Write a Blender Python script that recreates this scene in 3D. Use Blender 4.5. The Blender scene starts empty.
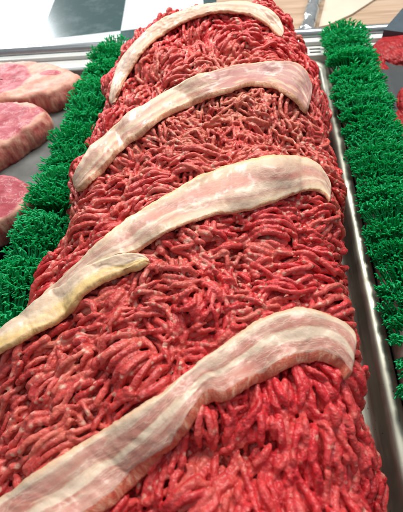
import bpy, math, random
import numpy as np
from mathutils import Vector, Matrix, noise, kdtree
from mathutils.bvhtree import BVHTree

S = 0.01                      # everything below is written in centimetres
random.seed(7)
RNG = np.random.default_rng(11)
scn = bpy.context.scene
COL = scn.collection

# ------------------------------------------------------------------ camera
F = 420.0
vp = (250 - 201.5, -293 - 256)
_d1 = np.array([vp[0], vp[1], F]); _d1 /= np.linalg.norm(_d1)
_p = np.array([-1.5, -208, F]); _t = np.array([1, -.06, 0])
_d2 = _t - (_t @ _d1) / (_p @ _d1) * _p; _d2 /= np.linalg.norm(_d2)
_d3 = np.cross(_d1, _d2)
R = np.array([_d2, _d1, -_d3])
HC = 33.0
CAM = np.array([0, 0, HC])


def ray(u, v):
    r = R @ np.array([u - 201.5, v - 256, F])
    return r / np.linalg.norm(r)


def at(u, v, z):
    r = ray(u, v)
    return CAM + r * (z - HC) / r[2]


cd = bpy.data.cameras.new("camera")
cam = bpy.data.objects.new("camera", cd)
COL.objects.link(cam)
cd.sensor_fit = 'VERTICAL'
cd.sensor_height = 36
cd.sensor_width = 36
cd.lens = 36 * F / 512
cd.clip_start = 0.01
cd.clip_end = 50
M = Matrix(((R[0][0], -R[0][1], -R[0][2], 0), (R[1][0], -R[1][1], -R[1][2], 0),
            (R[2][0], -R[2][1], -R[2][2], HC * S), (0, 0, 0, 1)))
cam.matrix_world = M
cd.dof.use_dof = True
cd.dof.focus_distance = 0.335
cd.dof.aperture_fstop = 12
scn.camera = cam

# ------------------------------------------------------------------ light
w = bpy.data.worlds.new("World")
scn.world = w
w.use_nodes = True
w.node_tree.nodes["Background"].inputs[0].default_value = (0.88, 0.93, 1.0, 1)
w.node_tree.nodes["Background"].inputs[1].default_value = 0.29


def area(name, loc, target, sx, sy, power, col):
    d = bpy.data.lights.new(name, 'AREA')
    d.shape = 'RECTANGLE'; d.size = sx; d.size_y = sy
    d.energy = power; d.color = col
    o = bpy.data.objects.new(name, d)
    COL.objects.link(o)
    o.location = loc
    o.rotation_euler = (Vector(target) - Vector(loc)).to_track_quat('-Z', 'Y').to_euler()
    return o


area("window_light", (-1.32, 2.25, 0.68), (-0.1, 0.35, 0.05), 0.42, 0.5, 17, (0.94, 0.98, 1.0))
area("case_light", (0.10, 0.85, 0.95), (0.0, 0.40, 0.05), 1.0, 0.14, 18, (1.0, 0.97, 0.92))
area("ceiling_light", (-0.45, -0.1, 1.5), (0.0, 0.3, 0.05), 0.9, 0.3, 3, (1.0, 0.98, 0.95))
scn.view_settings.view_transform = 'Standard'
scn.view_settings.look = 'None'
scn.view_settings.exposure = 0.0
scn.view_settings.gamma = 1.0


# ------------------------------------------------------------------ helpers
def mesh(name, V, Fc, mat=None, parent=None, smooth=True, uv=None, attrs=None, origin=None):
    """V in cm; returns a linked object whose origin sits at `origin` (cm)."""
    V = np.asarray(V, float)
    og = np.array(origin if origin is not None else (0, 0, 0), float)
    me = bpy.data.meshes.new(name)
    Fc = np.asarray(Fc) if not isinstance(Fc, list) else Fc
    if isinstance(Fc, np.ndarray):
        nf, k = Fc.shape
        me.vertices.add(len(V)); me.vertices.foreach_set("co", ((V - og) * S).astype(np.float32).ravel())
        me.loops.add(nf * k); me.loops.foreach_set("vertex_index", Fc.astype(np.int32).ravel())
        me.polygons.add(nf); me.polygons.foreach_set("loop_start", np.arange(0, nf * k, k, dtype=np.int32))
        me.update(calc_edges=True)
        me.validate()
    else:
        me.from_pydata([tuple(p) for p in (V - og) * S], [], Fc)
    if smooth:
        me.polygons.foreach_set("use_smooth", [True] * len(me.polygons))
    if uv is not None:
        l = me.uv_layers.new(name="uv")
        idx = np.empty(len(me.loops), dtype=np.int32); me.loops.foreach_get("vertex_index", idx)
        l.data.foreach_set("uv", np.asarray(uv, np.float32)[idx].ravel())
    for k, a in (attrs or {}).items():
        at_ = me.attributes.new(k, 'FLOAT', 'POINT')
        at_.data.foreach_set("value", np.asarray(a, np.float32))
    if mat: me.materials.append(mat)
    o = bpy.data.objects.new(name, me)
    COL.objects.link(o)
    o.location = tuple(og * S)
    if parent is not None:
        o.parent = parent
        o.location = tuple(og * S - np.array(parent.location))
    return o


def tag(o, label=None, cat=None, group=None, kind=None):
    if label: o['label'] = label
    if cat: o['category'] = cat
    if group: o['group'] = group
    if kind: o['kind'] = kind
    return o


def empty(name, loc):
    o = bpy.data.objects.new(name, None)
    o.empty_display_size = 0.02
    COL.objects.link(o)
    o.location = tuple(np.array(loc) * S)
    return o


def grid_faces(n, m, wrap_n=False, wrap_m=False):
    i = np.arange(n if wrap_n else n - 1); j = np.arange(m if wrap_m else m - 1)
    I, J = np.meshgrid(i, j, indexing='ij'); I = I.ravel(); J = J.ravel()
    I2 = (I + 1) % n; J2 = (J + 1) % m
    return np.stack([I * m + J, I2 * m + J, I2 * m + J2, I * m + J2], 1)


class NT:
    """little node-tree writer"""
    def __init__(s, name):
        s.m = bpy.data.materials.new(name); s.m.use_nodes = True
        s.t = s.m.node_tree; s.b = s.t.nodes["Principled BSDF"]

    def n(s, typ, **kw):
        x = s.t.nodes.new(typ)
        for k, v in kw.items():
            if k.startswith('i_'):
                key = k[2:]
                key = int(key) if key.isdigit() else key.replace('_', ' ')
                s.put(x.inputs[key], v)
            else:
                setattr(x, k, v)
        return x

    def put(s, inp, v):
        if isinstance(v, bpy.types.NodeSocket): s.t.links.new(v, inp)
        elif isinstance(v, bpy.types.Node): s.t.links.new(v.outputs[0], inp)
        else:
            if isinstance(v, tuple) and len(v) == 3 and inp.type == 'RGBA': v = (*v, 1)
            inp.default_value = v

    def math(s, op, a, b=0.0, c=0.0, clamp=False):
        x = s.t.nodes.new('ShaderNodeMath'); x.operation = op; x.use_clamp = clamp
        s.put(x.inputs[0], a); s.put(x.inputs[1], b); s.put(x.inputs[2], c)
        return x.outputs[0]

    def mix(s, f, a, b, mode='MIX'):
        x = s.t.nodes.new('ShaderNodeMix'); x.data_type = 'RGBA'; x.blend_type = mode
        s.put(x.inputs[0], f); s.put(x.inputs[6], a); s.put(x.inputs[7], b)
        return x.outputs[2]

    def ramp(s, f, stops, interp='LINEAR'):
        x = s.t.nodes.new('ShaderNodeValToRGB'); r = x.color_ramp; r.interpolation = interp
        while len(r.elements) > 1: r.elements.remove(r.elements[-1])
        for i, (p, c) in enumerate(stops):
            e = r.elements[0] if i == 0 else r.elements.new(p)
            e.position = p
            e.color = (*c, 1) if isinstance(c, tuple) else (c, c, c, 1)
        s.put(x.inputs[0], f)
        return x.outputs[0]

    def noise(s, vec, scale, detail=3, rough=.55, dist=0.0):
        return s.n('ShaderNodeTexNoise', i_Vector=vec, i_Scale=scale, i_Detail=float(detail), i_Roughness=rough,
                   i_Distortion=dist).outputs[0]

    def vor(s, vec, scale, feature='F1', rnd=1.0):
        x = s.n('ShaderNodeTexVoronoi', feature=feature)
        s.put(x.inputs['Vector'], vec); s.put(x.inputs['Scale'], scale); s.put(x.inputs['Randomness'], rnd)
        return x

    def mapv(s, vec, scale, loc=(0, 0, 0)):
        x = s.n('ShaderNodeMapping'); s.put(x.inputs[0], vec)
        x.inputs['Scale'].default_value = scale; x.inputs['Location'].default_value = loc
        return x.outputs[0]

    def obj(s): return s.n('ShaderNodeTexCoord').outputs['Object']
    def uv(s): return s.n('ShaderNodeTexCoord').outputs['UV']
    def attr(s, name): return s.n('ShaderNodeAttribute', attribute_name=name).outputs['Fac']

    def bump(s, h, strength, dist, normal=None):
        x = s.n('ShaderNodeBump', i_Height=h, i_Strength=strength, i_Distance=dist)
        if normal is not None: s.put(x.inputs['Normal'], normal)
        return x.outputs[0]

    def set(s, **kw):
        for k, v in kw.items(): s.put(s.b.inputs[k.replace('_', ' ')], v)
        return s.m


# ------------------------------------------------------------------ materials
def mat_meat():
    n = NT("ground_beef"); o = n.obj()
    tint = n.attr('tint'); pale = n.attr('pale'); fat = n.math('ADD', n.attr('fat'), n.math('MULTIPLY', n.math('SUBTRACT', n.noise(n.obj(), 280, 4, .65), .5), 1.5))
    big = n.noise(o, 9, 2)
    tone = n.math('ADD', n.math('MULTIPLY', tint, .34), n.math('MULTIPLY', big, .66))
    lean = n.ramp(tone, [(.25, (.47, .010, .015)), (.46, (.62, .028, .036)), (.62, (.64, .068, .064)), (.85, (.60, .155, .115))])
    plc = n.ramp(n.math('ADD', n.math('MULTIPLY', n.noise(o, 65, 3, .6), .8), n.math('MULTIPLY', tint, .25)), [(.32, (.46, .070, .050)), (.52, (.57, .16, .105)), (.72, (.66, .30, .18))])
    lean = n.mix(n.math('MULTIPLY', n.math('ADD', pale, n.math('MULTIPLY', n.math('SUBTRACT', n.noise(o, 34, 3), .5), .5), clamp=True), .9), lean, plc)
    # smears and grain of the minced meat
    g = n.noise(o, 330, 3, .65)
    lean = n.mix(n.ramp(g, [(.5, 0.0), (.74, .5)]), lean, (.64, .22, .20))
    dk = n.noise(o, 150, 2)
    lean = n.mix(n.ramp(dk, [(.32, .45), (.5, 0.0)]), lean, (.27, .010, .016))
    v = n.vor(o, 190); vf = n.ramp(v.outputs['Distance'], [(.18, 1.0), (.42, 0.0)])
    pick = n.ramp(n.n('ShaderNodeSeparateColor', i_Color=v.outputs['Color']).outputs[0], [(.84, 0.0), (.92, .6)])
    fleck = n.math('MULTIPLY', vf, pick)
    prs = n.attr('press')
    lean = n.mix(n.math('MULTIPLY', prs, .40), lean, n.mix(n.noise(o, 45, 3), (.54, .008, .018), (.72, .042, .054)))
    fleck = n.math('MULTIPLY', fleck, n.math('SUBTRACT', 1.0, n.math('MULTIPLY', prs, .7)))
    fatmask = n.math('MAXIMUM', fleck, n.ramp(fat, [(.36, 0.0), (.80, .88)]))
    fc = n.mix(n.noise(o, 120, 2), (.64, .28, .20), (.80, .54, .41))
    col = n.mix(fatmask, lean, fc)
    h = n.math('ADD', n.math('MULTIPLY', n.noise(o, 420, 3, .6), 1.0), n.math('MULTIPLY', n.noise(o, 1100, 2), .35))
    n.set(Base_Color=col, Roughness=n.ramp(n.noise(o, 200, 2), [(.3, .26), (.7, .48)]), Normal=n.bump(h, .55, .0011),
          Subsurface_Weight=.14, Subsurface_Radius=(1.0, .25, .2), Subsurface_Scale=.002,
          Coat_Weight=.07, Coat_Roughness=.15, Specular_IOR_Level=.38)
    return n.m


def mat_bacon(name, stops, side, rind=(.70, .45, .25), marb=.8, seed=0.0, endl=None):
    """uv: x = cm along the strip /10, y = 0 far edge .. 1 near edge, 1..1.5 cut side, <0 underside"""
    n = NT(name); o = n.obj(); uv = n.uv()
    sep = n.n('ShaderNodeSeparateXYZ', i_Vector=uv); U = sep.outputs[0]; Vv = sep.outputs[1]
    st = n.mapv(uv, (1.0, 1.6, 1), (seed, seed * .7, 0))
    wob = n.math('MULTIPLY', n.math('SUBTRACT', n.noise(st, 1.9, 3), .5), .46)
    wob2 = n.math('MULTIPLY', n.math('SUBTRACT', n.noise(st, 11, 5, .7), .5), .20)
    vv = n.math('ADD', n.math('ADD', Vv, wob), wob2, clamp=True)
    base = n.ramp(vv, stops)
    leanm = n.ramp(vv, [(p, 1.0 if c[1] < c[0] * .68 else 0.0) for p, c in stops])
    # white marbling net in the lean
    mp = n.mapv(uv, (8, 11, 1), (seed, 0, 0))
    warp = n.n('ShaderNodeVectorMath', operation='ADD')
    n.put(warp.inputs[0], mp)
    nz = n.n('ShaderNodeTexNoise', i_Vector=mp, i_Scale=1.3, i_Detail=3.0)
    sc = n.n('ShaderNodeVectorMath', operation='SCALE'); n.put(sc.inputs[0], nz.outputs['Color']); sc.inputs['Scale'].default_value = .9
    n.put(warp.inputs[1], sc.outputs[0])
    ve = n.vor(warp.outputs[0], 1.3, 'DISTANCE_TO_EDGE').outputs[0]
    veins = n.ramp(n.math('ADD', ve, n.math('MULTIPLY', n.noise(st, 14, 2), .12)), [(.05, 1.0), (.17, 0.0)])
    vm = n.math('MULTIPLY', n.math('MULTIPLY', veins, leanm), n.ramp(n.noise(st, 3.5, 2), [(.38, 0.0), (.58, marb)]))
    base = n.mix(n.math('MULTIPLY', vm, .8), base, (.72, .54, .44))
    base = n.mix(n.ramp(n.noise(st, 2.6, 3, .6), [(.50, 0.0), (.66, .65)]), base, (.66, .50, .385))
    # soft mottling
    base = n.mix(n.ramp(n.noise(o, 70, 4, .6), [(.35, 0.0), (.75, .30)]), base, (.68, .52, .38))
    base = n.mix(n.ramp(n.noise(o, 140, 3), [(.52, 0.0), (.78, .28)]), base, (.56, .24, .17))
    if endl:   # a meatier, purplish stretch near one end
        q = n.math('ADD', U, n.math('MULTIPLY', n.math('SUBTRACT', n.noise(st, 6, 3), .5), .8))
        em = n.math('MULTIPLY', n.ramp(n.math('MULTIPLY', n.math('SUBTRACT', q, endl), 2.5), [(0, 0.0), (.35, .75)]), n.ramp(n.noise(st, 4, 2), [(.36, 0.0), (.5, 1.0)]))
        base = n.mix(em, base, (.40, .17, .17))
    # rind edge
    base = n.mix(n.ramp(n.math('ADD', Vv, wob2), [(0.0, .9), (.075, 0.0)]), base, rind)
    # cut side: layered, ribbed
    rb = n.noise(n.mapv(uv, (22, 2.0, 1), (seed, 0, 0)), 1.0, 5, .7, 1.2)
    sidec = n.ramp(rb, [(.30, side[0]), (.5, side[1]), (.68, side[2])])
    base = n.mix(n.ramp(n.math('ADD', Vv, n.math('MULTIPLY', wob2, 1.1)), [(.985, 0.0), (1.05, 1.0)]), base, sidec)
    h = n.math('ADD', n.math('MULTIPLY', n.noise(o, 180, 4, .6), 1.0), n.math('MULTIPLY', vm, -.25))
    h = n.math('ADD', h, n.math('MULTIPLY', n.math('MULTIPLY', rb, 1.2), n.math('GREATER_THAN', Vv, 1.0)))
    n.set(Base_Color=base, Roughness=n.ramp(n.noise(o, 90, 3), [(.35, .38), (.65, .58)]), Normal=n.bump(h, .55, .0012), Specular_IOR_Level=.38,
          Subsurface_Weight=.30, Subsurface_Radius=(1.0, .45, .3), Subsurface_Scale=.0025, Coat_Weight=.16, Coat_Roughness=.18)
    return n.m


def mat_steel():
    n = NT("worn_steel"); o = n.obj()
    st = n.mapv(o, (1.0, .12, 1.0))
    sm = n.noise(o, 26, 4, .6)
    col = n.mix(n.ramp(sm, [(.42, 0.0), (.72, .6)]), (.43, .43, .36), (.21, .20, .155))
    sp = n.ramp(n.noise(o, 420, 2), [(.70, 0.0), (.76, .8)])
    col = n.mix(sp, col, (.08, .05, .035))
    n.set(Base_Color=col, Metallic=.92, Roughness=n.ramp(n.noise(st, 300, 3), [(.3, .34), (.7, .50)]),
          Normal=n.bump(n.noise(st, 500, 2), .12, .0004))
    return n.m


def mat_simple(name, col, rough=.5, metal=0.0, var=.25, scale=40, bump=.1, col2=None, spec=.5):
    n = NT(name); o = n.obj()
    c2 = col2 or tuple(c * (1 - var) for c in col)
    c = n.mix(n.ramp(n.noise(o, scale, 4, .6), [(.35, 0.0), (.7, 1.0)]), col, c2)
    n.set(Base_Color=c, Roughness=rough, Metallic=metal, Normal=n.bump(n.noise(o, scale * 8, 3), bump, .0006), Specular_IOR_Level=spec)
    return n.m


def mat_green():
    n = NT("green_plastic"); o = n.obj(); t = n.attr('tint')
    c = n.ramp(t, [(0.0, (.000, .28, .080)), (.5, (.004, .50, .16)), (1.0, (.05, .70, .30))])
    tr = n.n('ShaderNodeBsdfTranslucent', i_Color=(.01, .65, .20))
    n.set(Base_Color=c, Roughness=.42, Specular_IOR_Level=.4)
    mx = n.n('ShaderNodeMixShader'); mx.inputs[0].default_value = .45
    out = n.t.nodes['Material Output']
    n.t.links.new(n.b.outputs[0], mx.inputs[1]); n.t.links.new(tr.outputs[0], mx.inputs[2])
    n.t.links.new(mx.outputs[0], out.inputs['Surface'])
    return n.m


def mat_steak():
    n = NT("raw_steak"); o = n.obj(); L = n.attr('lean'); Sd = n.attr('side')
    edge = n.math('ADD', L, n.math('MULTIPLY', n.math('SUBTRACT', n.noise(o, 45, 4, .55), .5), .42))
    lm = n.ramp(edge, [(.46, 0.0), (.53, 1.0)])
    lean = n.ramp(n.noise(n.mapv(o, (1, 1, .4)), 75, 4, .6), [(.3, (.34, .045, .062)), (.55, (.46, .085, .105)), (.75, (.55, .16, .16))])
    mb = n.n('ShaderNodeTexNoise', i_Vector=o, i_Scale=85.0, i_Detail=6.0, i_Roughness=.62, i_Distortion=.3).outputs[0]
    mm = n.ramp(n.math('ABSOLUTE', n.math('SUBTRACT', mb, .56)), [(.002, .35), (.03, 0.0)])
    lean = n.mix(mm, lean, (.80, .60, .56))
    fat = n.ramp(n.noise(o, 90, 3), [(.35, (.58, .25, .19)), (.65, (.68, .40, .30))])
    col = n.mix(lm, fat, lean)
    sc = n.ramp(n.noise(n.mapv(o, (1, 1, .22)), 120, 4, .65), [(.36, (.36, .060, .058)), (.52, (.55, .19, .15)), (.70, (.70, .42, .31))])
    col = n.mix(Sd, col, sc)
    n.set(Base_Color=col, Roughness=.52, Specular_IOR_Level=.3, Normal=n.bump(n.noise(o, 170, 4, .6), .5, .0016), Subsurface_Weight=.25,
          Subsurface_Radius=(1, .4, .3), Subsurface_Scale=.004)
    return n.m


def mat_tiles():
    n = NT("checkered_tiles"); o = n.obj()
    ck = n.n('ShaderNodeTexChecker', i_Vector=n.mapv(o, (1, .74, 1)), i_Scale=1 / .165, i_Color2=(.74, .78, .80), i_Color1=(.040, .085, .085))
    d = n.mix(n.ramp(n.noise(o, 22, 5, .7), [(.5, 0.0), (.75, .35)]), ck.outputs[0], (.30, .36, .38))
    n.set(Base_Color=d, Roughness=.24, Specular_IOR_Level=.8)
    return n.m


m_meat = mat_meat()
m_steel = mat_steel()
m_green = mat_green()
m_steak = mat_steak()
m_white = mat_simple("white_plastic", (.62, .64, .62), .35, var=.15, scale=12)
m_alu = mat_simple("brushed_rail", (.42, .45, .47), .3, metal=.8, var=.2)
m_grey = mat_simple("grey_tray", (.21, .22, .21), .36, var=.4, scale=30, metal=.1)
m_black = mat_simple("black_plastic", (.008, .009, .009), .45, var=.3)
m_sheet = mat_simple("grey_film", (.060, .070, .072), .38, var=.25, scale=25)
m_slot = mat_simple("vent_dark", (.02, .02, .02), .6)
m_strip = mat_simple("stained_strip", (.72, .64, .58), .35, var=.6, scale=60, col2=(.40, .26, .21))
def mat_board():
    n = NT("tan_board"); o = n.obj()
    g = n.noise(n.mapv(o, (1, 14, 1)), 7, 5, .6, .6)
    c = n.ramp(g, [(.3, (.30, .20, .13)), (.5, (.42, .30, .21)), (.7, (.50, .38, .28))])
    n.set(Base_Color=c, Roughness=.7, Specular_IOR_Level=.25)
    return n.m


m_paper = mat_board()
m_wrap = mat_simple("wax_paper", (.66, .56, .45), .5, var=.12, scale=20)
m_clear = mat_simple("shiny_foil", (.62, .66, .66), .16, metal=.75, var=.3, scale=60, bump=.6)
m_blue = mat_simple("slate_box", (.060, .085, .105), .4, var=.25)
m_crumb = mat_simple("dark_crumb", (.22, .012, .014), .3, var=.5, scale=200, bump=.5)


def mat_patty():
    n = NT("red_patty"); o = n.obj()
    c = n.ramp(n.noise(o, 85, 4, .65), [(.3, (.24, .006, .009)), (.58, (.37, .022, .024)), (.8, (.46, .10, .08))])
    v = n.vor(n.mapv(o, (1, .5, 1)), 210)
    n.set(Base_Color=c, Roughness=.45, Specular_IOR_Level=.3, Normal=n.bump(n.math('SUBTRACT', n.noise(o, 120, 4), v.outputs[0]), .9, .003),
          Subsurface_Weight=.2, Subsurface_Radius=(1, .3, .25), Subsurface_Scale=.003)
    return n.m


m_patty = mat_patty()


# ------------------------------------------------------------------ setting
def box_vf(x0, x1, y0, y1, z0, z1):
    V = [(x, y, z) for z in (z0, z1) for y in (y0, y1) for x in (x0, x1)]
    Fc = [(0, 2, 3, 1), (4, 5, 7, 6), (0, 1, 5, 4), (2, 6, 7, 3), (0, 4, 6, 2), (1, 3, 7, 5)]
    return V, Fc


def box(name, b, mat, parent=None, bev=.15, origin=None):
    V, Fc = box_vf(*b)
    o = mesh(name, V, Fc, mat, parent, smooth=False, origin=origin if origin is not None else ((b[0] + b[1]) / 2, (b[2] + b[3]) / 2, b[4]))
    if bev:
        m = o.modifiers.new("b", 'BEVEL'); m.width = bev * S; m.segments = 3; m.limit_method = 'ANGLE'
    return o


tag(box("display_case_floor", (-90, 60, -20, 64, -4, -1.2), m_black, bev=0), kind='structure')

# far counter with checkerboard tiles (left) and tan board (right)
a0 = at(121, 31, -3); a1 = at(124, 2, -3)
ang = math.atan2(a1[1] - a0[1], a1[0] - a0[0]) - math.pi / 2
V = [(-75, -2, 0), (40, -2, 0), (40, 130, 0), (-75, 130, 0)]
V, Fc = box_vf(-80, 32, -14, 140, -2, 0)
tl = mesh("tile_floor", V, Fc, mat_tiles(), smooth=False)
tl.location = Vector(tuple(np.array([a0[0], a0[1], -3]) * S)); tl.rotation_euler = (0, 0, ang * .8)
tag(tl, kind='structure')

# back ledge of the case
lg = empty("back_ledge", (0, 61, 0))
tag(lg, "white ledge with vent slots and a grey metal rail along the back of the case", "ledge")
box("ledge_panel", (-90, 60, 58.6, 62.6, -1, 2.6), m_white, lg)
box("ledge_step", (-90, 60, 61.2, 62.4, 2.6, 3.2), m_white, lg, .1)
th = np.linspace(0, 2 * np.pi, 17)[:-1]
V = np.array([(x, 63.3 + .75 * math.cos(t), 3.3 + .75 * math.sin(t)) for x in (-90, 60) for t in th])
mesh("rail", V, grid_faces(2, 16, wrap_m=True), m_alu, lg)
for k in range(2):
    for x in np.arange(4.5, 60, 1.9) if k < 2 else []:
        if 5 < x < 9.6 or 16 < x < 24:
            box("vent_slot", (x, x + 1.5, 59.2 + k * .9, 59.55 + k * .9, 2.55, 2.63), m_slot, lg, 0)

# tan board with folded paper, foil tube and slate box behind the ledge on the right
p0 = at(200, -40, 3)
bd = box("tan_board", (-6, 60, 64.6, 120, .4, 1.6), m_paper)
tag(bd, "tan board lying behind the back rail at the top right", "board")


def blob_sheet(name, px, z, mat, thick=.25, lab=None, cat=None, rise=0.0):
    P = [at(u, v, z) for u, v in px]
    n = len(P)
    V = [(p[0], p[1], z + rise * (i % 2)) for i, p in enumerate(P)] + [(p[0], p[1], z - thick) for p in P]
    Fc = [tuple(range(n))[::-1], tuple(range(n, 2 * n))] + [(i, (i + 1) % n, n + (i + 1) % n, n + i) for i in range(n)]
    c = np.mean(P, axis=0)
    o = mesh(name, V, Fc, mat, smooth=False, origin=(c[0], c[1], z - thick))
    if lab: tag(o, lab, cat)
    return o


blob_sheet("folded_paper", [(326, -2), (319, 27), (328, 25), (352, 14), (372, 1), (392, -12), (385, -40), (335, -40)], 1.95, m_wrap, .25,
           "pale folded paper on the tan board", "paper")
# foil tube: lumpy tapering roll
a = at(306, 36, 3); b = at(322, -30, 4)
seg = 40; V = []
ax = (b - a); L = np.linalg.norm(ax); ax /= L
sx = np.cross(ax, [0, 0, 1]); sx /= np.linalg.norm(sx); up = np.cross(sx, ax)
for i in range(seg):
    s = i / (seg - 1)
    r = .95 + .16 * math.sin(s * 26) + .10 * math.sin(s * 61)
    if i in (0, seg - 1): r = .1
    for t in th: V.append(a + ax * L * s + (sx * math.cos(t) + up * math.sin(t)) * (r + .4 * noise.noise((s * 30, t * 2, 1))))
fo = mesh("foil_tube", V, grid_faces(seg, 16, wrap_m=True), m_clear, origin=a)
tag(fo, "crumpled shiny clear tube lying on the tan board beside the folded paper", "tube")
blob_sheet("slate_box", [(384, 30), (403, 8), (425, 8), (415, 34)], 4.5, m_blue, 2.6, "dark slate blue box at the far right behind the rail", "box")

# grey steak tray
lt = empty("grey_tray", (-38, 44, .6))
tag(lt, "grey metal tray carrying the three raw steaks", "tray")
box("tray_floor", (-70, -22.6, 27.5, 58.2, 1.2, 2.0), m_grey, lt, .25)
box("tray_lip", (-70, -22.4, 57.6, 58.5, 1.4, 2.9), m_grey, lt, .2)
# black tray on the right
rt = empty("black_tray", (28, 40, .6))
tag(rt, "black tray under the red patties on the right", "tray")
box("tray_floor", (14.2, 55, -6, 57.6, .6, 1.6), m_black, rt, .3)
box("tray_lip", (14.2, 55, 57.0, 58.3, .8, 2.3), m_black, rt, .2)


# ------------------------------------------------------------------ steel pan under the ground beef
def rrect(x0, x1, y0, y1, r, n=10):
    pts = []
    for cx, cy, s in ((x1 - r, y1 - r, 0), (x0 + r, y1 - r, 90), (x0 + r, y0 + r, 180), (x1 - r, y0 + r, 270)):
        for k in range(n + 1):
            t = math.radians(s + 90 * k / n); pts.append((cx + r * math.cos(t), cy + r * math.sin(t), math.cos(t), math.sin(t)))
    return pts


path = rrect(-18.6, 10.75, -10, 59.0, 3.2)
# (inset from outer edge, z)
prof = [(-.02, .9)] + [(.72 - .72 * math.cos(math.pi * k / 12), 1.5 + .72 * math.sin(math.pi * k / 12)) for k in range(13)] + [(1.5, 1.25), (1.62, .9), (1.8, .5), (2.1, .28), (2.6, .18), (6, .18)]
V = []
for x, y, nx, ny in path:
    for i, z in prof: V.append((x - nx * i, y - ny * i, z - .1))
pan = mesh("steel_pan", V, grid_faces(len(path), len(prof), wrap_n=True), m_steel)
bot = [(-13, -5, .06), (4.6, -5, .06), (4.6, 53.4, .06), (-13, 53.4, .06)]
k = len(path)
me = pan.data
pe = empty("steel_baking_pan", (-4, 25, 0))
tag(pe, "shallow steel pan with a rolled rim holding the ground beef", "pan")
pan.name = "rim"; pan.parent = pe; pan.location = tuple(-np.array(pe.location))
md = pan.modifiers.new("s", 'SOLIDIFY'); md.thickness = .0010; md.offset = -1
fl = box("pan_floor", (-14, 6, -6, 54.5, -.1, .11), m_steel, pe, 0)

# ------------------------------------------------------------------ ground beef
Z0 = 3.4
XC, = (-4.6,)


def section():
    pts = []
    for t in np.linspace(-1.0, 1.0, 1601):
        if t < 0: zz = (1 - abs(t) ** 2.5) ** (1 / 1.75)
        else: zz = (1 - abs(t) ** 3.2) ** (1 / 2.0)
        pts.append((t, zz))
    lo_l = [(-1 + .16 * s * s, -s) for s in np.linspace(1, 0, 60)[:-1]]      # tucked under
    lo_r = [(1 - .10 * s * s, -s) for s in np.linspace(0, 1, 60)[1:]]
    return np.array(lo_l + pts + lo_r)


sec = section()
W0, H0 = 12.9, 7.0
sx_ = np.stack([sec[:, 0] * W0, np.where(sec[:, 1] < 0, sec[:, 1] * 3.0, sec[:, 1] * H0)], 1)
arc = np.concatenate([[0], np.cumsum(np.linalg.norm(np.diff(sx_, axis=0), axis=1))])
LA = arc[-1]
DU = .25
NU = int(LA / DU) + 1
secr = np.stack([np.interp(np.linspace(0, LA, NU), arc, sec[:, i]) for i in (0, 1)], 1)
Y0, Y1 = -5.0, 50.5
LE = 13.0
LV = (Y1 - Y0) + LE
NV = int(LV / DU) + 1
vs = np.linspace(0, LV, NV)


def fbm(x, y, sc, seed=0):
    return noise.fractal((x / sc, y / sc, seed), 1.0, 2.0, 3)


def smooth(x, a, b):
    t = np.clip((x - a) / (b - a), 0, 1); return t * t * (3 - 2 * t)


def mound_h(y):
    # crest height above Z0 along the pile, with the sags where the strips lie
    return np.interp(y, [-5, 4, 12, 20, 28, 36, 44, 52, 60], [5.0, 5.3, 5.9, 6.4, 6.4, 6.8, 7.2, 7.9, 8.0])


GP = np.zeros((NU, NV, 3))
for j, v in enumerate(vs):
    if v <= Y1 - Y0: y = Y0 + v; e = 1.0; ew = 1.0
    else:
        th_ = (v - (Y1 - Y0)) / LE * (math.pi / 2)
        y = Y1 + 5.5 * math.sin(th_); e = max(.03, math.cos(th_)) ** .8; ew = .62 + .38 * math.cos(th_)
    hh = mound_h(y) * e
    wl = np.interp(y, [0, 12, 20, 35, 50], [14.0, 13.1, 12.1, 12.3, 12.3]) * ew
    wr = np.interp(y, [0, 12, 30, 45, 52], [11.2, 11.1, 11.6, 12.0, 10.6]) * ew
    X = np.where(secr[:, 0] < 0, secr[:, 0] * wl, secr[:, 0] * wr) + XC
    Zz = np.where(secr[:, 1] < 0, secr[:, 1] * 3.0, secr[:, 1] * hh) + Z0
    GP[:, j, 0] = X; GP[:, j, 1] = y; GP[:, j, 2] = Zz


def gnormals(P):
    du = np.gradient(P, axis=0); dv = np.gradient(P, axis=1)
    nn = np.cross(dv, du); nn = -nn
    nn /= np.linalg.norm(nn, axis=2, keepdims=True) + 1e-9
    return nn


GN = gnormals(GP)
if GN[NU // 2, NV // 2, 2] < 0: GN = -GN
# lumps
D = np.zeros((NU, NV))
for i in range(NU):
    for j in range(NV):
        x, y = i * DU, j * DU
        D[i, j] = 1.25 * fbm(x, y, 5.5, 3.1) + .25 * fbm(x, y, 2.2, 8.7)
fade = np.minimum(1, np.minimum(np.arange(NU), np.arange(NU)[::-1]) / 16)[:, None]
GP = GP + GN * (D * fade)[..., None]
GN = gnormals(GP)
if GN[NU // 2, NV // 2, 2] < 0: GN = -GN


def bil(A, a, v):
    i = np.clip(a / DU, 0, NU - 1.001); j = np.clip(v / DU, 0, NV - 1.001)
    i0 = i.astype(int); j0 = j.astype(int); fi = (i - i0)[:, None]; fj = (j - j0)[:, None]
    return (A[i0, j0] * (1 - fi) * (1 - fj) + A[i0 + 1, j0] * fi * (1 - fj) + A[i0, j0 + 1] * (1 - fi) * fj + A[i0 + 1, j0 + 1] * fi * fj)


def bvh_of(P):
    n, m = P.shape[:2]
    return BVHTree.FromPolygons([tuple(p) for p in P.reshape(-1, 3)], grid_faces(n, m).tolist())


base_bvh = bvh_of(GP)
flatP = GP.reshape(-1, 3)


def hit_av(u, v):
    """photo direction -> (a, v) on the pile and the grid index"""
    h = base_bvh.ray_cast(Vector(CAM), Vector(ray(u, v)))
    if h[0] is None: return None
    k = h[2]; i = k // (NV - 1); j = k % (NV - 1)
    return np.array([i * DU, j * DU])


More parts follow.
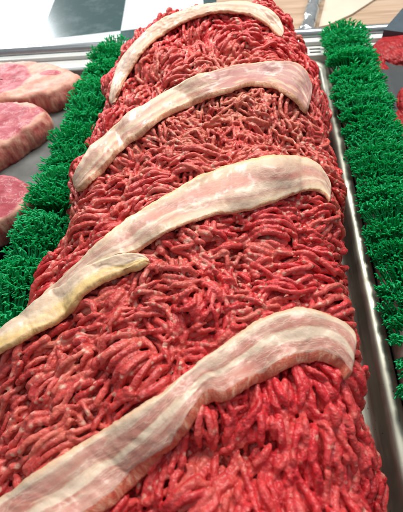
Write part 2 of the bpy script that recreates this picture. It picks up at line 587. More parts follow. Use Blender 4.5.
# flow of the strands: short arrows seen in the photo
ARR = [((150, 60), (142, 92)), ((135, 80), (125, 105)), ((175, 45), (160, 70)), ((205, 50), (190, 75)), ((245, 45), (290, 72)), ((225, 28), (265, 38)),
       ((280, 60), (305, 90)), ((170, 105), (240, 85)), ((210, 80), (270, 68)), ((120, 150), (135, 190)), ((160, 135), (185, 150)),
       ((220, 120), (250, 128)), ((260, 110), (285, 150)), ((295, 110), (318, 155)), ((85, 245), (150, 205)), ((130, 200), (200, 178)),
       ((190, 175), (250, 160)), ((100, 210), (140, 180)), ((240, 225), (318, 208)), ((180, 245), (250, 228)), ((250, 250), (322, 243)), ((285, 225), (325, 226)),
       ((250, 290), (300, 290)), ((285, 292), (328, 294)), ((280, 270), (326, 271)), ((290, 255), (325, 253)), ((200, 270), (205, 320)), ((170, 265), (160, 300)), ((150, 330), (190, 300)),
       ((100, 300), (150, 270)), ((110, 335), (30, 385)), ((60, 350), (0, 395)), ((130, 350), (60, 400)), ((50, 400), (0, 450)), ((90, 390), (75, 430)),
       ((140, 380), (100, 410)), ((40, 430), (10, 470)), ((190, 340), (150, 365)), ((300, 390), (312, 460)), ((240, 400), (236, 480)),
       ((340, 390), (350, 450)), ((270, 430), (285, 510)), ((200, 430), (195, 500)), ((330, 470), (345, 512)), ((170, 470), (140, 512))]
AP, AD = [], []
for p, q in ARR:
    A, B = hit_av(*p), hit_av(*q)
    if A is None or B is None: continue
    d = B - A
    if np.linalg.norm(d) < .1: continue
    d /= np.linalg.norm(d)
    AP.append((A + B) / 2); AD.append([d[0] ** 2 - d[1] ** 2, 2 * d[0] * d[1]])
AP = np.array(AP); AD = np.array(AD)


def flow(a, v):
    w_ = 1 / (((AP - [a, v]) ** 2).sum(1) + 1.5) ** 1.6
    c = (AD * w_[:, None]).sum(0)
    return .5 * math.atan2(c[1], c[0])


CH = []   # chaos spots: (a, v, radius, amount)
for (u, v, r, k) in ((215, 115, 7, 1.0), (270, 140, 5, .9), (150, 160, 4, .6), (190, 290, 4.5, .75), (130, 320, 3, .6), (60, 450, 3, .5), (180, 220, 3, .3), (215, 470, 4, .35)):
    c = hit_av(u, v)
    if c is not None: CH.append((c[0], c[1], r, k))
PRS = []  # pressed, smoother places
for (u, v, r) in ((290, 440, 7), (330, 400, 5), (200, 320, 3), (240, 140, 3.0), (250, 500, 6)):
    c = hit_av(u, v)
    if c is not None: PRS.append((c[0], c[1], r))


def field(lst, a, v):
    s = 0
    for c in lst:
        k = c[3] if len(c) > 3 else 1
        s = max(s, k * math.exp(-((a - c[0]) ** 2 + (v - c[1]) ** 2) / (c[2] ** 2)))
    return s


GR = .1
GU, GV = int(LA / GR) + 1, int(LV / GR) + 1
G = np.full((GU, GV), -.15)
KR = 5
ko = np.array([(i, j) for i in range(-KR, KR + 1) for j in range(-KR, KR + 1) if i * i + j * j <= KR * KR])
kd2 = (ko ** 2).sum(1) * GR * GR
strands = []


def gauss1(x, s):
    k = np.exp(-.5 * (np.arange(-int(3 * s), int(3 * s) + 1) / s) ** 2); k /= k.sum()
    n = len(k) // 2
    return np.convolve(np.pad(x, n, mode='edge'), k, mode='valid')


capn = {}


def try_strand(path2, r, pen, cap, arr=None):
    a, v = path2[:, 0], path2[:, 1]
    ok = (a > .3) & (a < LA - .3) & (v > .3) & (v < LV - .3)
    if ok.sum() < 7: return False
    i1 = np.argmax(ok); i2 = i1
    while i2 < len(ok) and ok[i2]: i2 += 1
    a, v = a[i1:i2], v[i1:i2]
    if len(a) < 7: return False
    ii = (a / GR).astype(int); jj = (v / GR).astype(int)
    q = max(1, int(r * .55 / GR))
    base = np.full(len(a), -9.)
    for di, dj in ((0, 0), (q, 0), (-q, 0), (0, q), (0, -q)):
        base = np.maximum(base, G[np.clip(ii + di, 0, GU - 1), np.clip(jj + dj, 0, GV - 1)])
    n = base + r * (1 - pen)
    n = np.maximum(gauss1(n, 3.0), gauss1(n, 1.3))
    n = np.minimum(n, gauss1(n, 6) + .15)
    if n.mean() > cap or n.max() > cap + .55: return False
    e = np.minimum(np.arange(len(n)), np.arange(len(n))[::-1])
    n = n - .18 * np.clip(1 - e / 3, 0, 1)
    rr = r * (1 + .10 * np.sin(np.cumsum(RNG.uniform(.2, .9, len(n))) + RNG.uniform(0, 6)) + .05 * RNG.standard_normal(len(n)))
    rr = rr * np.clip(.45 + e * .30, 0, 1)
    I = np.clip(ii[:, None] + ko[:, 0], 0, GU - 1); J = np.clip(jj[:, None] + ko[:, 1], 0, GV - 1)
    hh = rr[:, None] ** 2 - kd2[None]
    val = np.where(hh > 0, n[:, None] + np.sqrt(np.maximum(hh, 0)), -9)
    np.maximum.at(G, (I.ravel(), J.ravel()), val.ravel())
    strands.append((a, v, n, rr))
    return True


STEP = .145
fails = 0
nb = 0
while nb < 14000:
    nb += 1
    a0_ = RNG.uniform(.5, LA - .5); v0_ = RNG.uniform(.5, LV - .5)
    ch = field(CH, a0_, v0_); pr = field(PRS, a0_, v0_)
    ang0 = flow(a0_, v0_) + RNG.normal(0, .07 + 1.0 * ch)
    cell = (math.floor(a0_ / 3.1 + 1.3 * noise.noise((a0_ / 4, v0_ / 4, 1))), math.floor(v0_ / 3.1 + 1.3 * noise.noise((a0_ / 4, v0_ / 4, 9))))
    ang0 += (((cell[0] * 73 + cell[1] * 151) * .6180339) % 1 - .5) * .55
    if RNG.random() < .07: ang0 += RNG.normal(0, .8)
    length = RNG.uniform(1.8, 5.8) * (1 - .66 * ch)
    nS = int(length / STEP)
    if nS < 9: nS = 9
    k = int(RNG.integers(3, 11)) if ch < .4 else int(RNG.integers(1, 4))
    if RNG.random() < .18: k = 1
    r = RNG.uniform(.185, .245) * (1 - .34 * ch)
    if v0_ < 24: r *= 1.03
    curl = RNG.normal(0, .016 + .07 * ch, nS)
    curl = gauss1(curl, 3.0) * 2.6
    wig = gauss1(RNG.normal(0, 1, nS), 2.2) * .22
    an = ang0 + np.cumsum(curl) + wig
    if RNG.random() < .18: an = an + smooth(np.arange(nS), nS * .6, nS) * RNG.normal(0, 1.6)
    pa = a0_ + np.cumsum(np.cos(an)) * STEP; pv = v0_ + np.cumsum(np.sin(an)) * STEP
    pen = .10 + .38 * pr
    cap = max(.42, .66 + .62 * noise.noise((a0_ / 2.6, v0_ / 2.6, 4.2)) - .1 * pr)
    for q in range(k):
        off = (q - (k - 1) / 2) * r * 1.93
        ox = -np.sin(an) * off; oy = np.cos(an) * off
        i1 = int(RNG.uniform(0, .25) * nS); i2 = nS - int(RNG.uniform(0, .25) * nS)
        jit = gauss1(RNG.normal(0, 1, nS), 2.5) * .085
        pth = np.stack([pa + ox - np.sin(an) * jit, pv + oy + np.cos(an) * jit], 1)[i1:i2]
        if len(pth) >= 8: try_strand(pth, r * RNG.uniform(.9, 1.1), pen, cap)
# short crumbs of strand pressed into whatever hollows are left
for rnd in range(6):
    lowi = np.argwhere(G < .30 + .04 * rnd)
    if not len(lowi): break
    for q in RNG.choice(len(lowi), min(800, len(lowi)), replace=False):
        a0_, v0_ = lowi[q] * GR
        ch = field(CH, a0_, v0_)
        an0 = flow(a0_, v0_) + RNG.normal(0, .35 + .8 * ch)
        nS = int(RNG.uniform(8, 22)); r = RNG.uniform(.16, .23) * (1 - .2 * ch)
        an = an0 + np.cumsum(gauss1(RNG.normal(0, .06, nS), 2) * 2)
        pa = a0_ + (np.cumsum(np.cos(an)) - nS / 2 * math.cos(an0)) * STEP; pv = v0_ + (np.cumsum(np.sin(an)) - nS / 2 * math.sin(an0)) * STEP
        try_strand(np.stack([pa, pv], 1), r, .15, .62)
print("strands", len(strands))

# tubes -> one closed soup -> voxel remesh
NS_ = 8
VV, FF, KC, KT, KF, KA = [], [], [], [], [], []
off = 0
ths = np.linspace(0, 2 * np.pi, NS_ + 1)[:-1]
for (a, v, n, rr) in strands:
    P = bil(GP, a, v); Nn = bil(GN, a, v)
    Nn /= np.linalg.norm(Nn, axis=1, keepdims=True)
    P = P + Nn * n[:, None]
    T = np.gradient(P, axis=0); T /= np.linalg.norm(T, axis=1, keepdims=True) + 1e-9
    B = np.cross(T, Nn); B /= np.linalg.norm(B, axis=1, keepdims=True) + 1e-9
    N2 = np.cross(B, T)
    lump = 1 + .07 * RNG.standard_normal((len(P), NS_))
    ring = P[:, None] + (B[:, None] * np.cos(ths)[None, :, None] + N2[:, None] * np.sin(ths)[None, :, None]) * (rr[:, None] * lump)[..., None]
    m = len(P)
    VV.append(np.concatenate([ring.reshape(-1, 3), [P[0] - T[0] * rr[0] * .8], [P[-1] + T[-1] * rr[-1] * .8]]))
    f = grid_faces(m, NS_, wrap_m=True)
    tri = []
    for s in range(NS_):
        s2 = (s + 1) % NS_
        tri.append((m * NS_, s2, s, s)); tri.append((m * NS_ + 1, (m - 1) * NS_ + s, (m - 1) * NS_ + s2, (m - 1) * NS_ + s2))
    FF.append([f + off, np.array(tri) + off])
    off += m * NS_ + 2
    KC.append(P); KA.append(np.stack([a, v], 1))
    tt = RNG.uniform(0, 1)
    KT.append(np.clip(tt + .12 * gauss1(RNG.standard_normal(m), 2), 0, 1))
    for _ in range(RNG.poisson(m * STEP / .95)):
        q = RNG.integers(0, m)
        KF.append(np.append(P[q] + RNG.normal(0, .11, 3) + Nn[q] * .1, RNG.uniform(.10, .22) * (1.4 if RNG.random() < .12 else 1)))
# pile body under the strands
bt = GP - GN * .1
bb = bt.copy(); bb[:, :, 2] = .25; bb[:, :, 0] = XC + (bb[:, :, 0] - XC) * .9
nn_ = NU * NV
f1 = grid_faces(NU, NV); f2 = f1[:, ::-1] + nn_
skirt = []
for j in range(NV - 1):
    skirt.append((j, j + 1, nn_ + j + 1, nn_ + j)); k0 = (NU - 1) * NV
    skirt.append((k0 + j + 1, k0 + j, nn_ + k0 + j, nn_ + k0 + j + 1))
for i in range(NU - 1):
    skirt.append(((i + 1) * NV, i * NV, nn_ + i * NV, nn_ + (i + 1) * NV)); k1 = NV - 1
    skirt.append((i * NV + k1, (i + 1) * NV + k1, nn_ + (i + 1) * NV + k1, nn_ + i * NV + k1))
body_v = np.concatenate([bt.reshape(-1, 3), bb.reshape(-1, 3)])
quads = [x[0] for x in FF]
tris = [x[1][:, :3] for x in FF]
allV = np.concatenate(VV + [body_v])
allQ = np.concatenate(quads + [f1[:, ::-1] + off, f2[:, ::-1] + off, np.array(skirt)[:, ::-1] + off])
allT = np.concatenate(tris)
me = bpy.data.meshes.new("soup")
nq, nt = len(allQ), len(allT)
me.vertices.add(len(allV)); me.vertices.foreach_set("co", (allV * S).astype(np.float32).ravel())
me.loops.add(nq * 4 + nt * 3)
me.loops.foreach_set("vertex_index", np.concatenate([allQ.ravel(), allT.ravel()]).astype(np.int32))
me.polygons.add(nq + nt)
me.polygons.foreach_set("loop_start", np.concatenate([np.arange(nq) * 4, nq * 4 + np.arange(nt) * 3]).astype(np.int32))
me.update(calc_edges=True)
so = bpy.data.objects.new("soup", me); COL.objects.link(so)
rm = so.modifiers.new("r", 'REMESH'); rm.mode = 'VOXEL'; rm.voxel_size = .054 * S; rm.use_smooth_shade = True
sm = so.modifiers.new("s", 'SMOOTH'); sm.factor = .5; sm.iterations = 1
dg = bpy.context.evaluated_depsgraph_get()
beef_me = bpy.data.meshes.new_from_object(so.evaluated_get(dg), depsgraph=dg)
bpy.data.objects.remove(so)
beef_me.name = "ground_beef_pile"
KC = np.concatenate(KC); KT = np.concatenate(KT); KF = np.array(KF)
kd = kdtree.KDTree(len(KC))
for i, p in enumerate(KC * S): kd.insert(p, i)
kd.balance()
nvb = len(beef_me.vertices)
co = np.empty(nvb * 3, np.float32); beef_me.vertices.foreach_get("co", co); co = co.reshape(-1, 3)
print("beef verts", nvb)
fnd = kd.find
ids = np.fromiter((fnd(c)[1] for c in co), dtype=np.int64, count=nvb)
kb = kdtree.KDTree(len(KF))
for i, p in enumerate(KF[:, :3] * S): kb.insert(p, i)
kb.balance()
fnb = kb.find
fb = np.array([fnb(c)[1:] for c in co])
fatv = 1.0 * np.exp(-(fb[:, 1] / S / KF[fb[:, 0].astype(int), 3]) ** 2)
KA = np.concatenate(KA)
PALE = []
for (u, v, r, k) in ((235, 120, 9, 1.0), (150, 70, 5, .35), (60, 370, 5, .4), (190, 130, 6, .8), (290, 150, 6, .55), (130, 160, 5, .6), (95, 210, 5, .45), (110, 285, 4, .55), (200, 100, 8, .45), (200, 240, 6, .25), (280, 200, 5, .2), (180, 300, 5, .35), (60, 440, 4, .55),
                     (20, 380, 5, .35), (130, 340, 5, .35), (160, 90, 6, .4), (250, 60, 6, .2), (190, 340, 3, .4), (150, 300, 4, .5), (215, 470, 3, .4)):
    c = hit_av(u, v)
    if c is not None: PALE.append((c[0], c[1], r, k))


def vfield(lst, A):
    f_ = np.zeros(len(A))
    for c in lst:
        f_ = np.maximum(f_, (c[3] if len(c) > 3 else 1) * np.exp(-((A[:, 0] - c[0]) ** 2 + (A[:, 1] - c[1]) ** 2) / c[2] ** 2))
    return f_


pale = vfield(PALE, KA)[ids]; press = vfield(PRS, KA)[ids]
fatv *= 1 - .55 * press
# squashed, smeared places: relax the surface there; and fine raggedness everywhere
ed = np.empty(len(beef_me.edges) * 2, np.int32); beef_me.edges.foreach_get("vertices", ed); ed = ed.reshape(-1, 2)
deg = np.bincount(ed.ravel(), minlength=nvb).astype(float)
X = co.astype(float)
wp = np.clip(press * 1.0 - .2, 0, .55)[:, None]
for it in range(4):
    acc = np.stack([np.bincount(ed[:, 0], X[ed[:, 1], k], nvb) + np.bincount(ed[:, 1], X[ed[:, 0], k], nvb) for k in range(3)], 1) / np.maximum(deg, 1)[:, None]
    X = X * (1 - wp) + acc * wp
nr = np.empty(nvb * 3, np.float32); beef_me.vertices.foreach_get("normal", nr); nr = nr.reshape(-1, 3)
nz = noise.noise
rag = np.fromiter((nz((p[0] * 420, p[1] * 420, p[2] * 420)) + .6 * nz((p[0] * 900, p[1] * 900, p[2] * 900 + 5)) for p in X.tolist()), dtype=float, count=nvb)
X = X + nr * (rag * .00022 * (1 + 1.0 * press))[:, None]
beef_me.vertices.foreach_set("co", X.astype(np.float32).ravel()); beef_me.update()
for nm, A in (("tint", KT[ids]), ("fat", fatv), ("pale", pale), ("press", press)):
    t_ = beef_me.attributes.new(nm, 'FLOAT', 'POINT'); t_.data.foreach_set("value", A.astype(np.float32))
beef_me.materials.clear(); beef_me.materials.append(m_meat)
beef = bpy.data.objects.new("ground_beef_pile", beef_me); COL.objects.link(beef)
tag(beef, "long pile of coarse red ground beef strands heaped in the steel pan", "ground beef")

# ------------------------------------------------------------------ draping surface for the bacon
def blur2(A, s):
    A = np.apply_along_axis(lambda r_: gauss1(r_, s), 0, A)
    return np.apply_along_axis(lambda r_: gauss1(r_, s), 1, A)


Gd = G[::1, ::1]
mx_ = Gd.copy()
for d in (2, 4):
    for ax_ in (0, 1):
        mx_ = np.maximum(mx_, np.maximum(np.roll(mx_, d, ax_), np.roll(mx_, -d, ax_)))
mx_ = blur2(mx_, 4)
ii = np.clip((np.arange(NU) * DU / GR).astype(int), 0, GU - 1); jj = np.clip((np.arange(NV) * DU / GR).astype(int), 0, GV - 1)
DR = np.clip(mx_[np.ix_(ii, jj)], 0, 1.6)
DP = GP + GN * DR[..., None]
drape = bvh_of(DP)


def drop(u, v):
    d = Vector(ray(u, v)); h = drape.ray_cast(Vector(CAM), d)
    if h[0] is not None: return np.array(h[0]), np.array(h[1])
    best = None
    for t in np.arange(12, 75, .4):
        q = drape.find_nearest(Vector(CAM) + d * t)
        if best is None or q[3] < best[3]: best = q
    return np.array(best[0]), np.array(best[1])


def cr(P, n):
    """Catmull-Rom through P, n samples by chord length"""
    P = np.array(P, float)
    Q = np.vstack([2 * P[0] - P[1], P, 2 * P[-1] - P[-2]])
    out = []
    for i in range(1, len(Q) - 2):
        for t in np.linspace(0, 1, 24, endpoint=False):
            out.append(.5 * ((2 * Q[i]) + (-Q[i - 1] + Q[i + 1]) * t + (2 * Q[i - 1] - 5 * Q[i] + 4 * Q[i + 1] - Q[i + 2]) * t * t + (-Q[i - 1] + 3 * Q[i] - 3 * Q[i + 1] + Q[i + 2]) * t ** 3))
    out.append(Q[-2]); out = np.array(out)
    s = np.concatenate([[0], np.cumsum(np.linalg.norm(np.diff(out, axis=0), axis=1))])
    return np.stack([np.interp(np.linspace(0, s[-1], n), s, out[:, i]) for i in range(2)], 1)


def bacon(name, up_px, lo_px, th_, mat, label, seed, ripple=.12, N=200, Mm=26, skirt=.25):
    U_ = cr(up_px, N); L_ = cr(lo_px, N)
    rng = np.random.default_rng(seed)
    top = np.zeros((N, Mm, 3)); nor = np.zeros((N, Mm, 3))
    for i in range(N):
        for j in range(Mm):
            t = j / (Mm - 1)
            ei = min(i, N - 1 - i) / (N * .03)
            if ei < 1: t = .5 + (t - .5) * max(.35, (1 - (1 - ei) ** 2) ** .5)
            p = U_[i] * (1 - t) + L_[i] * t
            top[i, j], nor[i, j] = drop(*p)
    # relax so the slice bridges the small gaps like limp meat
    def relax(A, it):
        for _ in range(it):
            B_ = A.copy()
            B_[1:-1] = (A[:-2] + A[2:] + 2 * A[1:-1]) / 4
            C_ = B_.copy()
            C_[:, 1:-1] = (B_[:, :-2] + B_[:, 2:] + 2 * B_[:, 1:-1]) / 4
            A = C_
        return A
    top = relax(top, 16); nor = relax(nor, 30); nor /= np.linalg.norm(nor, axis=2, keepdims=True)
    ds = np.concatenate([[0], np.cumsum(np.linalg.norm(np.diff(top[:, Mm // 2], axis=0), axis=1))])
    # uneven edges and ripples
    for i in range(N):
        for j in range(Mm):
            t = j / (Mm - 1); e = abs(2 * t - 1)
            top[i, j] += nor[i, j] * (ripple * .75 * (.3 + e) * noise.noise((ds[i] / 1.5, t * 1.2, seed * 3.3)) + .05 * noise.noise((ds[i] / .4, t * 6, seed)))
        w_ = (top[i, -1] - top[i, 0]); w_ /= np.linalg.norm(w_) + 1e-9
        e1 = .12 * noise.noise((ds[i] / .9, 5, seed)) + .05 * noise.noise((ds[i] / .22, 2, seed))
        e2 = .12 * noise.noise((ds[i] / .9, 9, seed)) + .035 * noise.noise((ds[i] / .18, 4, seed))
        top[i, 0] += w_ * e1; top[i, -1] += w_ * e2
    # closed section: top (far->near edge), near side down, underside back, far side up
    sd = 5
    ringn = Mm + sd + Mm + sd
    V = np.zeros((N, ringn, 3)); UV = np.zeros((N, ringn, 2))
    for i in range(N):
        f_ = min(1, min(i, N - 1 - i) / 4.0)
        T_ = th_ * (.35 + .65 * f_ ** .5) * (1 + .12 * noise.noise((ds[i] / 2, 1, seed)))
        wv = top[i, -1] - top[i, -3]; wv /= np.linalg.norm(wv) + 1e-9
        wv0 = top[i, 0] - top[i, 2]; wv0 /= np.linalg.norm(wv0) + 1e-9
        tp = top[i] + nor[i] * (T_ - .12)
        bt_ = top[i] - nor[i] * .12
        # round the shoulders
        tp[-1] -= nor[i, -1] * .05 * T_; tp[0] -= nor[i, 0] * .22 * T_; tp[1] -= nor[i, 1] * .06 * T_
        V[i, :Mm] = tp
        UV[i, :Mm, 1] = np.linspace(0, 1, Mm)
        for s in range(sd):
            q = (s + 1) / (sd + 1)
            b_ = .10 * math.sin(math.pi * q) + skirt * q * .3
            V[i, Mm + s] = tp[-1] * (1 - q) + bt_[-1] * q + wv * (b_ + .035 * noise.noise((ds[i] / .16, q * 2, seed + 7)))
            UV[i, Mm + s, 1] = 1.06 + .44 * q
        V[i, Mm + sd:2 * Mm + sd] = bt_[::-1]
        UV[i, Mm + sd:2 * Mm + sd, 1] = 1.5
        for s in range(sd):
            q = (s + 1) / (sd + 1)
            V[i, 2 * Mm + sd + s] = bt_[0] * (1 - q) + tp[0] * q + wv0 * .12 * math.sin(math.pi * q)
            UV[i, 2 * Mm + sd + s, 1] = .0
        UV[i, :, 0] = ds[i] / 10
    Vf = V.reshape(-1, 3); Ff = grid_faces(N, ringn, wrap_m=True)
    c0 = V[0].mean(0); c1 = V[-1].mean(0)
    Vf = np.vstack([Vf, c0, c1]); nV = N * ringn
    caps = [(nV, (j + 1) % ringn, j) for j in range(ringn)] + [(nV + 1, (N - 1) * ringn + j, (N - 1) * ringn + (j + 1) % ringn) for j in range(ringn)]
    uvf = np.vstack([UV.reshape(-1, 2), [0, .5], [ds[-1] / 10, .5]])
    o = mesh(name, Vf, [tuple(f) for f in Ff.tolist()] + caps, mat, uv=uvf, origin=V[:, 2 * Mm // 2].mean(0))
    tag(o, label, "bacon", "bacon strips draped across the ground beef")
    return o


CR = (.66, .47, .32); WH = (.73, .58, .44); LN = (.53, .215, .17); LP = (.53, .29, .225); YF = (.78, .60, .33); TN = (.66, .44, .28)
side_red = ((.48, .055, .035), (.60, .17, .10), (.72, .40, .27))
side_tan = ((.50, .17, .10), (.62, .32, .18), (.72, .50, .32))
LD = (.47, .175, .13)
mb5 = mat_bacon("bacon_front", [(0, CR), (.10, WH), (.16, LP), (.24, LN), (.42, LD), (.46, CR), (.49, WH), (.60, WH), (.64, LP), (.68, LD), (.86, LN), (1, LP)], side_red, rind=(.64, .42, .26), marb=.9, seed=3.0)
mb3 = mat_bacon("bacon_middle", [(0, YF), (.06, WH), (.20, CR), (.30, LP), (.50, LN), (.58, LP), (.66, WH), (.76, LP), (.86, CR), (.94, WH), (1, YF)], side_tan, rind=(.70, .46, .24), marb=.6, seed=8.0)
mb2 = mat_bacon("bacon_upper", [(0, CR), (.15, WH), (.38, LP), (.52, CR), (.62, WH), (.74, LN), (.9, TN), (1, TN)], side_tan, rind=(.72, .50, .30), marb=.5, seed=14.0, endl=1.75)
mb1 = mat_bacon("bacon_far", [(0, CR), (.3, WH), (.5, LP), (.7, CR), (.85, LP), (1, TN)], side_tan, rind=(.74, .55, .36), marb=.4, seed=21.0)
mb4 = mat_bacon("bacon_fat", [(0, WH), (.3, CR), (.5, WH), (.68, (.76, .54, .22)), (1, (.74, .50, .18))], ((.60, .36, .13), (.70, .48, .2), (.76, .58, .3)), rind=(.72, .55, .34), marb=.3, seed=27.0)

bacon("bacon_strip", [(-60, 556), (0, 503), (50, 466), (104, 432), (160, 396), (205, 362), (243, 332), (275, 315), (305, 310), (332, 318), (350, 333), (354, 345)],
      [(-10, 590), (48, 538), (100, 505), (150, 460), (184, 425), (203, 397), (212, 391), (219, 397), (232, 392), (262, 374), (300, 358), (322, 355), (338, 362), (345, 374), (350, 384)],
      .58, mb5, "pale bacon strip nearest the viewer with a red cut edge and white centre streak", 5, ripple=.16, N=280, skirt=1.5)
bacon("bacon_strip", [(38, 300), (62, 279), (84, 258), (100, 242), (125, 222), (160, 200), (200, 177), (240, 163), (270, 157), (300, 157), (318, 164), (328, 178), (331, 186)],
      [(44, 306), (70, 286), (92, 268), (112, 258), (135, 252), (155, 238), (180, 226), (210, 216), (245, 210), (275, 201), (305, 190), (322, 192), (329, 199), (330, 208)],
      .30, mb3, "wide cream bacon strip across the middle of the pile, third from the far end", 3, ripple=.14)
bacon("bacon_strip", [(72, 180), (85, 158), (104, 137), (130, 115), (160, 98), (195, 78), (230, 68), (262, 64), (290, 64), (305, 72), (310, 85), (311, 97)],
      [(78, 194), (98, 174), (118, 152), (140, 134), (165, 116), (200, 100), (232, 90), (258, 85), (275, 88), (290, 97), (300, 106), (307, 117)],
      .46, mb2, "second bacon strip from the far end, its left end hanging by the green divider", 2, ripple=.16, skirt=1.1)
bacon("bacon_strip", [(109, 106), (114, 78), (124, 56), (140, 38), (162, 20), (190, 9), (220, 3), (250, 3), (272, 12), (286, 30)],
      [(117, 100), (123, 83), (133, 66), (148, 46), (168, 31), (195, 18), (222, 12), (248, 15), (266, 24), (280, 39)],
      .32, mb1, "farthest narrow pale bacon strip arching over the far end of the pile", 1, ripple=.1)
bacon("bacon_strip", [(-30, 352), (0, 331), (20, 318), (45, 299), (70, 283), (90, 268), (115, 258), (135, 256), (149, 259)],
      [(-22, 378), (3, 352), (28, 339), (55, 324), (74, 309), (88, 291), (112, 278), (132, 271), (150, 265)],
      .55, mb4, "thin yellow fatty bacon strip trailing off the left side of the pile", 4, ripple=.2)


# ------------------------------------------------------------------ green plastic parsley dividers
def parsley(name, xb, y0, y1, zb, hgt, wid, lean, label, seed, topf):
    rng = np.random.default_rng(seed)
    root = empty(name, (xb, (y0 + y1) / 2, zb))
    tag(root, label, "divider", "green plastic grass dividers")
    V, Fq, T = [], [], []
    cnt = 0

    def needle(p0, d0, d1, L, w0, w1, tint, seg=3):
        nonlocal cnt
        d0 = d0 / np.linalg.norm(d0)
        s_ = np.cross(d0, [0, 1, .2]); s_ /= np.linalg.norm(s_) + 1e-9
        t_ = np.cross(s_, d0)
        p = p0.copy(); pts = []
        for k in range(seg + 1):
            q = k / seg
            ww = w0 * (1 - q) + w1 * q
            for c in range(3):
                an_ = c * 2.0944
                V.append(p + (s_ * math.cos(an_) + t_ * .6 * math.sin(an_)) * ww)
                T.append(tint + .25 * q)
            pts.append(p.copy())
            d = d0 * (1 - q) + d1 * q; d /= np.linalg.norm(d)
            p = p + d * L / seg
        for k in range(seg):
            for c in range(3):
                c2 = (c + 1) % 3
                Fq.append((cnt + k * 3 + c, cnt + k * 3 + c2, cnt + k * 3 + 3 + c2, cnt + k * 3 + 3 + c))
        cnt += 3 * (seg + 1)
        return pts

    y = y0
    while y < y1:
        y += rng.uniform(.42, .72)
        hs = hgt * rng.uniform(.88, 1.06) * topf(y); ws = wid * rng.uniform(.85, 1.12)
        tilt = rng.normal(-.34, .14) if rng.random() < .6 else rng.normal(.22, .12); yaw = rng.normal(.0, .22); tn = rng.uniform(.05, .75)
        xo = rng.normal(0, .15)
        for lay in range(2):
            nN = 17
            for q in range(nN):
                c = (q + .5) / nN * 2 - 1 + rng.normal(0, .025)
                p0 = np.array([xb + xo + c * ws * .30, y + lay * .13 + c * yaw * .5, zb])
                L = hs * (1 - .24 * abs(c) ** 2.2) * rng.uniform(.94, 1.03) * (1 - .05 * lay)
                d0 = np.array([c * .20 + lean, tilt * .5, 1.0])
                d1 = np.array([c * .80 * ws / 3.2 + lean * 2 + rng.normal(0, .04), tilt * 3.0 + c * yaw + rng.normal(0, .22), .9])
                pts = needle(p0, d0, d1, L, .085, .105, tn, 5)
                for m_ in (4, 5):
                    for sgn in (-1, 1):
                        b0 = pts[m_] + rng.normal(0, .03, 3)
                        dd = np.array([c * .5 + sgn * rng.uniform(.25, .6), rng.normal(-.30, .55), rng.uniform(.4, 1.0)])
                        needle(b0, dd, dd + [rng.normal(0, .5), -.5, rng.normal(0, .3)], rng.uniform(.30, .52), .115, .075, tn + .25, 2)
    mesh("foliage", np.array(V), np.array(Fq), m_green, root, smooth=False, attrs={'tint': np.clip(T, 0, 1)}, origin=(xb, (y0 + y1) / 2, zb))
    b = box("base_strip", (xb - .7, xb + .7, y0, y1, zb - 1.3, zb + .5), m_green, root, .1)
    return root


parsley("grass_divider", -19.9, -3, 60.0, 1.4, 5.2, 3.9, .10, "strip of green plastic grass on the left, between the steaks and ground beef", 5, lambda y: 1.0)
gr = parsley("grass_divider", 13.1, -4, 61.0, 1.2, 4.2, 5.2, -.02, "strip of green plastic grass on the right, between the pan and red patties", 9, lambda y: 1.0)
# stained edge strip clipped on the right divider
ys = np.linspace(-4, 58, 90); V = []
for y in ys:
    wv = .10 * noise.noise((y / 5, 1, 1)) + .05 * noise.noise((y / 1.2, 3, 1)); hz = 2.85 + .12 * noise.noise((y / 3, 7, 1))
    V += [(10.9 + wv * .5, y, 1.5), (11.3 + wv, y, hz + .35), (11.62 + wv, y, hz + .33), (11.2 + wv * .5, y, 1.3)]
es = mesh("edge_strip", V, grid_faces(len(ys), 4, wrap_m=True), m_strip, gr)
es['label'] = "stained clear plastic edge strip of the divider"


# ------------------------------------------------------------------ steaks
def slab(name, top_px, zt, zb, label, lean_blobs, seed, mat, bulge=.5, group=None, cat="steak", dome=0.0):
    """closed outline -> thick rounded slab"""
    P = cr(top_px + [top_px[0]], 97)[:-1]
    P3 = np.array([at(u, v, zt)[:2] for u, v in P])
    c = P3.mean(0)
    P3 = np.array([c + (p - c) * (1 + .035 * noise.noise((p[0] / 1.3, p[1] / 1.3, seed)) + .03 * noise.noise((p[0] / .5, p[1] / .5, seed))) for p in P3])
    rings = []
    K = 16; n = len(P3)
    V, LNv, SD = [], [], []
    seq = [(q, zt) for q in np.linspace(0.02, .93, K)] + [(.975, zt - .10), (1.0, zt - .35)]
    for k in range(1, 10):
        q = k / 9; seq.append((1 + bulge / 8 * math.sin(math.pi * q), zt - .35 - (zt - .35 - zb) * q))
    seq.append((.5, zb + .01)); seq.append((.02, zb + .01))
    for si, (q, z) in enumerate(seq):
        for i in range(n):
            p = c + (P3[i] - c) * q
            nz_ = noise.fractal((p[0] / 2.2, p[1] / 2.2, z / 2 + seed), 1, 2, 3)
            zz = z
            if si < K + 2: zz = z + .22 * nz_ + dome * (1 - q * q)
            else:
                if z > zb + .05: p = p + (P3[i] - c) / np.linalg.norm(P3[i] - c) * .22 * nz_
            V.append((p[0], p[1], zz))
            l = 0
            for (u, v, ru, rv) in lean_blobs:
                cc = at(u, v, zt)[:2]; l = max(l, 1 - ((p[0] - cc[0]) / ru) ** 2 * .5 - ((p[1] - cc[1]) / rv) ** 2 * .5)
            LNv.append(l); SD.append(0 if si < K + 1 else min(1, (si - K) / 2))
    o = mesh(name, V, grid_faces(len(seq), n, wrap_m=True)[:, ::-1], mat, attrs={'lean': np.clip(LNv, 0, 1), 'side': SD}, origin=(c[0], c[1], zb))
    tag(o, label, cat, group)
    return o


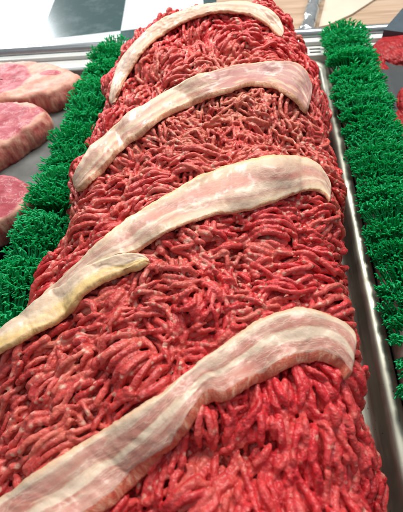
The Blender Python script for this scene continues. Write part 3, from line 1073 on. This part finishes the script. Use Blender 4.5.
sg = "raw steaks on the grey tray"
slab("raw_steak", [(-60, 70), (-20, 64), (10, 61), (40, 62), (62, 66), (77, 73), (78, 78), (66, 84), (50, 92), (28, 96), (0, 99), (-40, 104), (-70, 90)], 5.0, 2.05,
     "farthest raw steak, with a broad cream fat tail pointing at the green divider", [(-6, 80, 5.2, 4.2), (50, 73, 1.5, .8)], 1.5, m_steak, group=sg)
slab("raw_steak", [(-60, 118), (-25, 106), (5, 101), (26, 101), (38, 104), (43, 111), (37, 121), (20, 133), (-2, 146), (-30, 160), (-65, 150)], 5.0, 2.05,
     "middle raw steak, pink lean face with a thick pale fatty side", [(-12, 122, 5.9, 4.3), (39, 109, .8, .9)], 4.2, m_steak, group=sg)
slab("raw_steak", [(-60, 195), (-30, 176), (0, 174), (18, 178), (29, 187), (31, 196), (22, 206), (6, 216), (-20, 228), (-60, 230)], 5.2, 2.05,
     "nearest raw steak, only its dark red right end in view", [(-8, 196, 3.6, 3.6), (20, 190, 1.2, 1.0)], 7.7, m_steak, group=sg)

# ------------------------------------------------------------------ patties on the right
pg = "red meat patties on the black tray"
slab("meat_patty", [(372, 48), (380, 38), (396, 32), (430, 30), (450, 45), (430, 62), (403, 62), (385, 58)], 3.6, 2.0,
     "bright red patty at the top right corner on the grey film sheet", [], 2.2, m_patty, group=pg, cat="patty", dome=.7)
slab("meat_patty", [(360, 62), (366, 53), (376, 51), (388, 60), (390, 72), (378, 76), (366, 72)], 3.0, 1.62,
     "small darker red patty tucked under the left edge of the grey film sheet", [], 5.1, m_patty, group=pg, cat="patty", dome=.5)
slab("meat_patty", [(391, 128), (394, 114), (404, 108), (440, 110), (440, 160), (406, 160), (393, 148)], 3.2, 1.62,
     "red patty lowest on the right edge, beside the green divider", [], 6.3, m_patty, group=pg, cat="patty", dome=.5)
slab("meat_patty", [(399, 96), (405, 86), (450, 84), (450, 108), (408, 112), (401, 106)], 3.8, 2.2,
     "sliver of red patty at the right edge, on the grey film sheet", [], 9.3, m_patty, group=pg, cat="patty", dome=.5)
# grey film sheet: curved
rows = 24; V = []
Ls = cr([(371, 46), (379, 66), (388, 96), (394, 118), (403, 148), (412, 172)], rows)
for i in range(rows):
    p = at(*Ls[i], 3.3)
    for k in range(14):
        q = k / 13
        z = 3.3 - 1.2 * q + .3 * math.sin(i * .35 + q * 3) * q
        V.append((p[0] + q * 14, p[1], max(1.7, z) if k else 3.35))
o = mesh("film_sheet", V, grid_faces(rows, 14), m_sheet, origin=(V[0][0], V[0][1], 1.65))
md = o.modifiers.new("s", 'SOLIDIFY'); md.thickness = .0006
tag(o, "curved grey plastic film sheet under the red patties", "film sheet")

# ------------------------------------------------------------------ crumbs on the pan rim
for i, (u, v, r, lab) in enumerate([(341, 245, .42, "dark crumb of beef on the pan rim beside the middle of the pile"),
                                    (357, 402, .50, "largest dark crumb of beef, on the pan below the end of the front bacon strip"),
                                    (372, 492, .33, "dark crumb of beef lowest on the pan, near the bottom edge"),
                                    (354, 372, .30, "small dark crumb between the front bacon strip's end and the pan rim")]):
    c = at(u, v, 1.9); V = []
    n1, n2 = 12, 16
    for a_ in range(n1):
        ph = math.pi * (a_ + .001) / (n1 - 1 + .002)
        for b_ in range(n2):
            t = 2 * math.pi * b_ / n2
            d = np.array([math.sin(ph) * math.cos(t), math.sin(ph) * math.sin(t) * 1.2, math.cos(ph) * .8])
            V.append(c + d * r * (1 + .45 * noise.noise(tuple(d * 1.8 + i * 7))))
    o = mesh("beef_crumb", V, grid_faces(n1, n2, wrap_m=True), m_crumb, origin=c)
    tag(o, lab, "crumb", "beef crumbs on the pan")
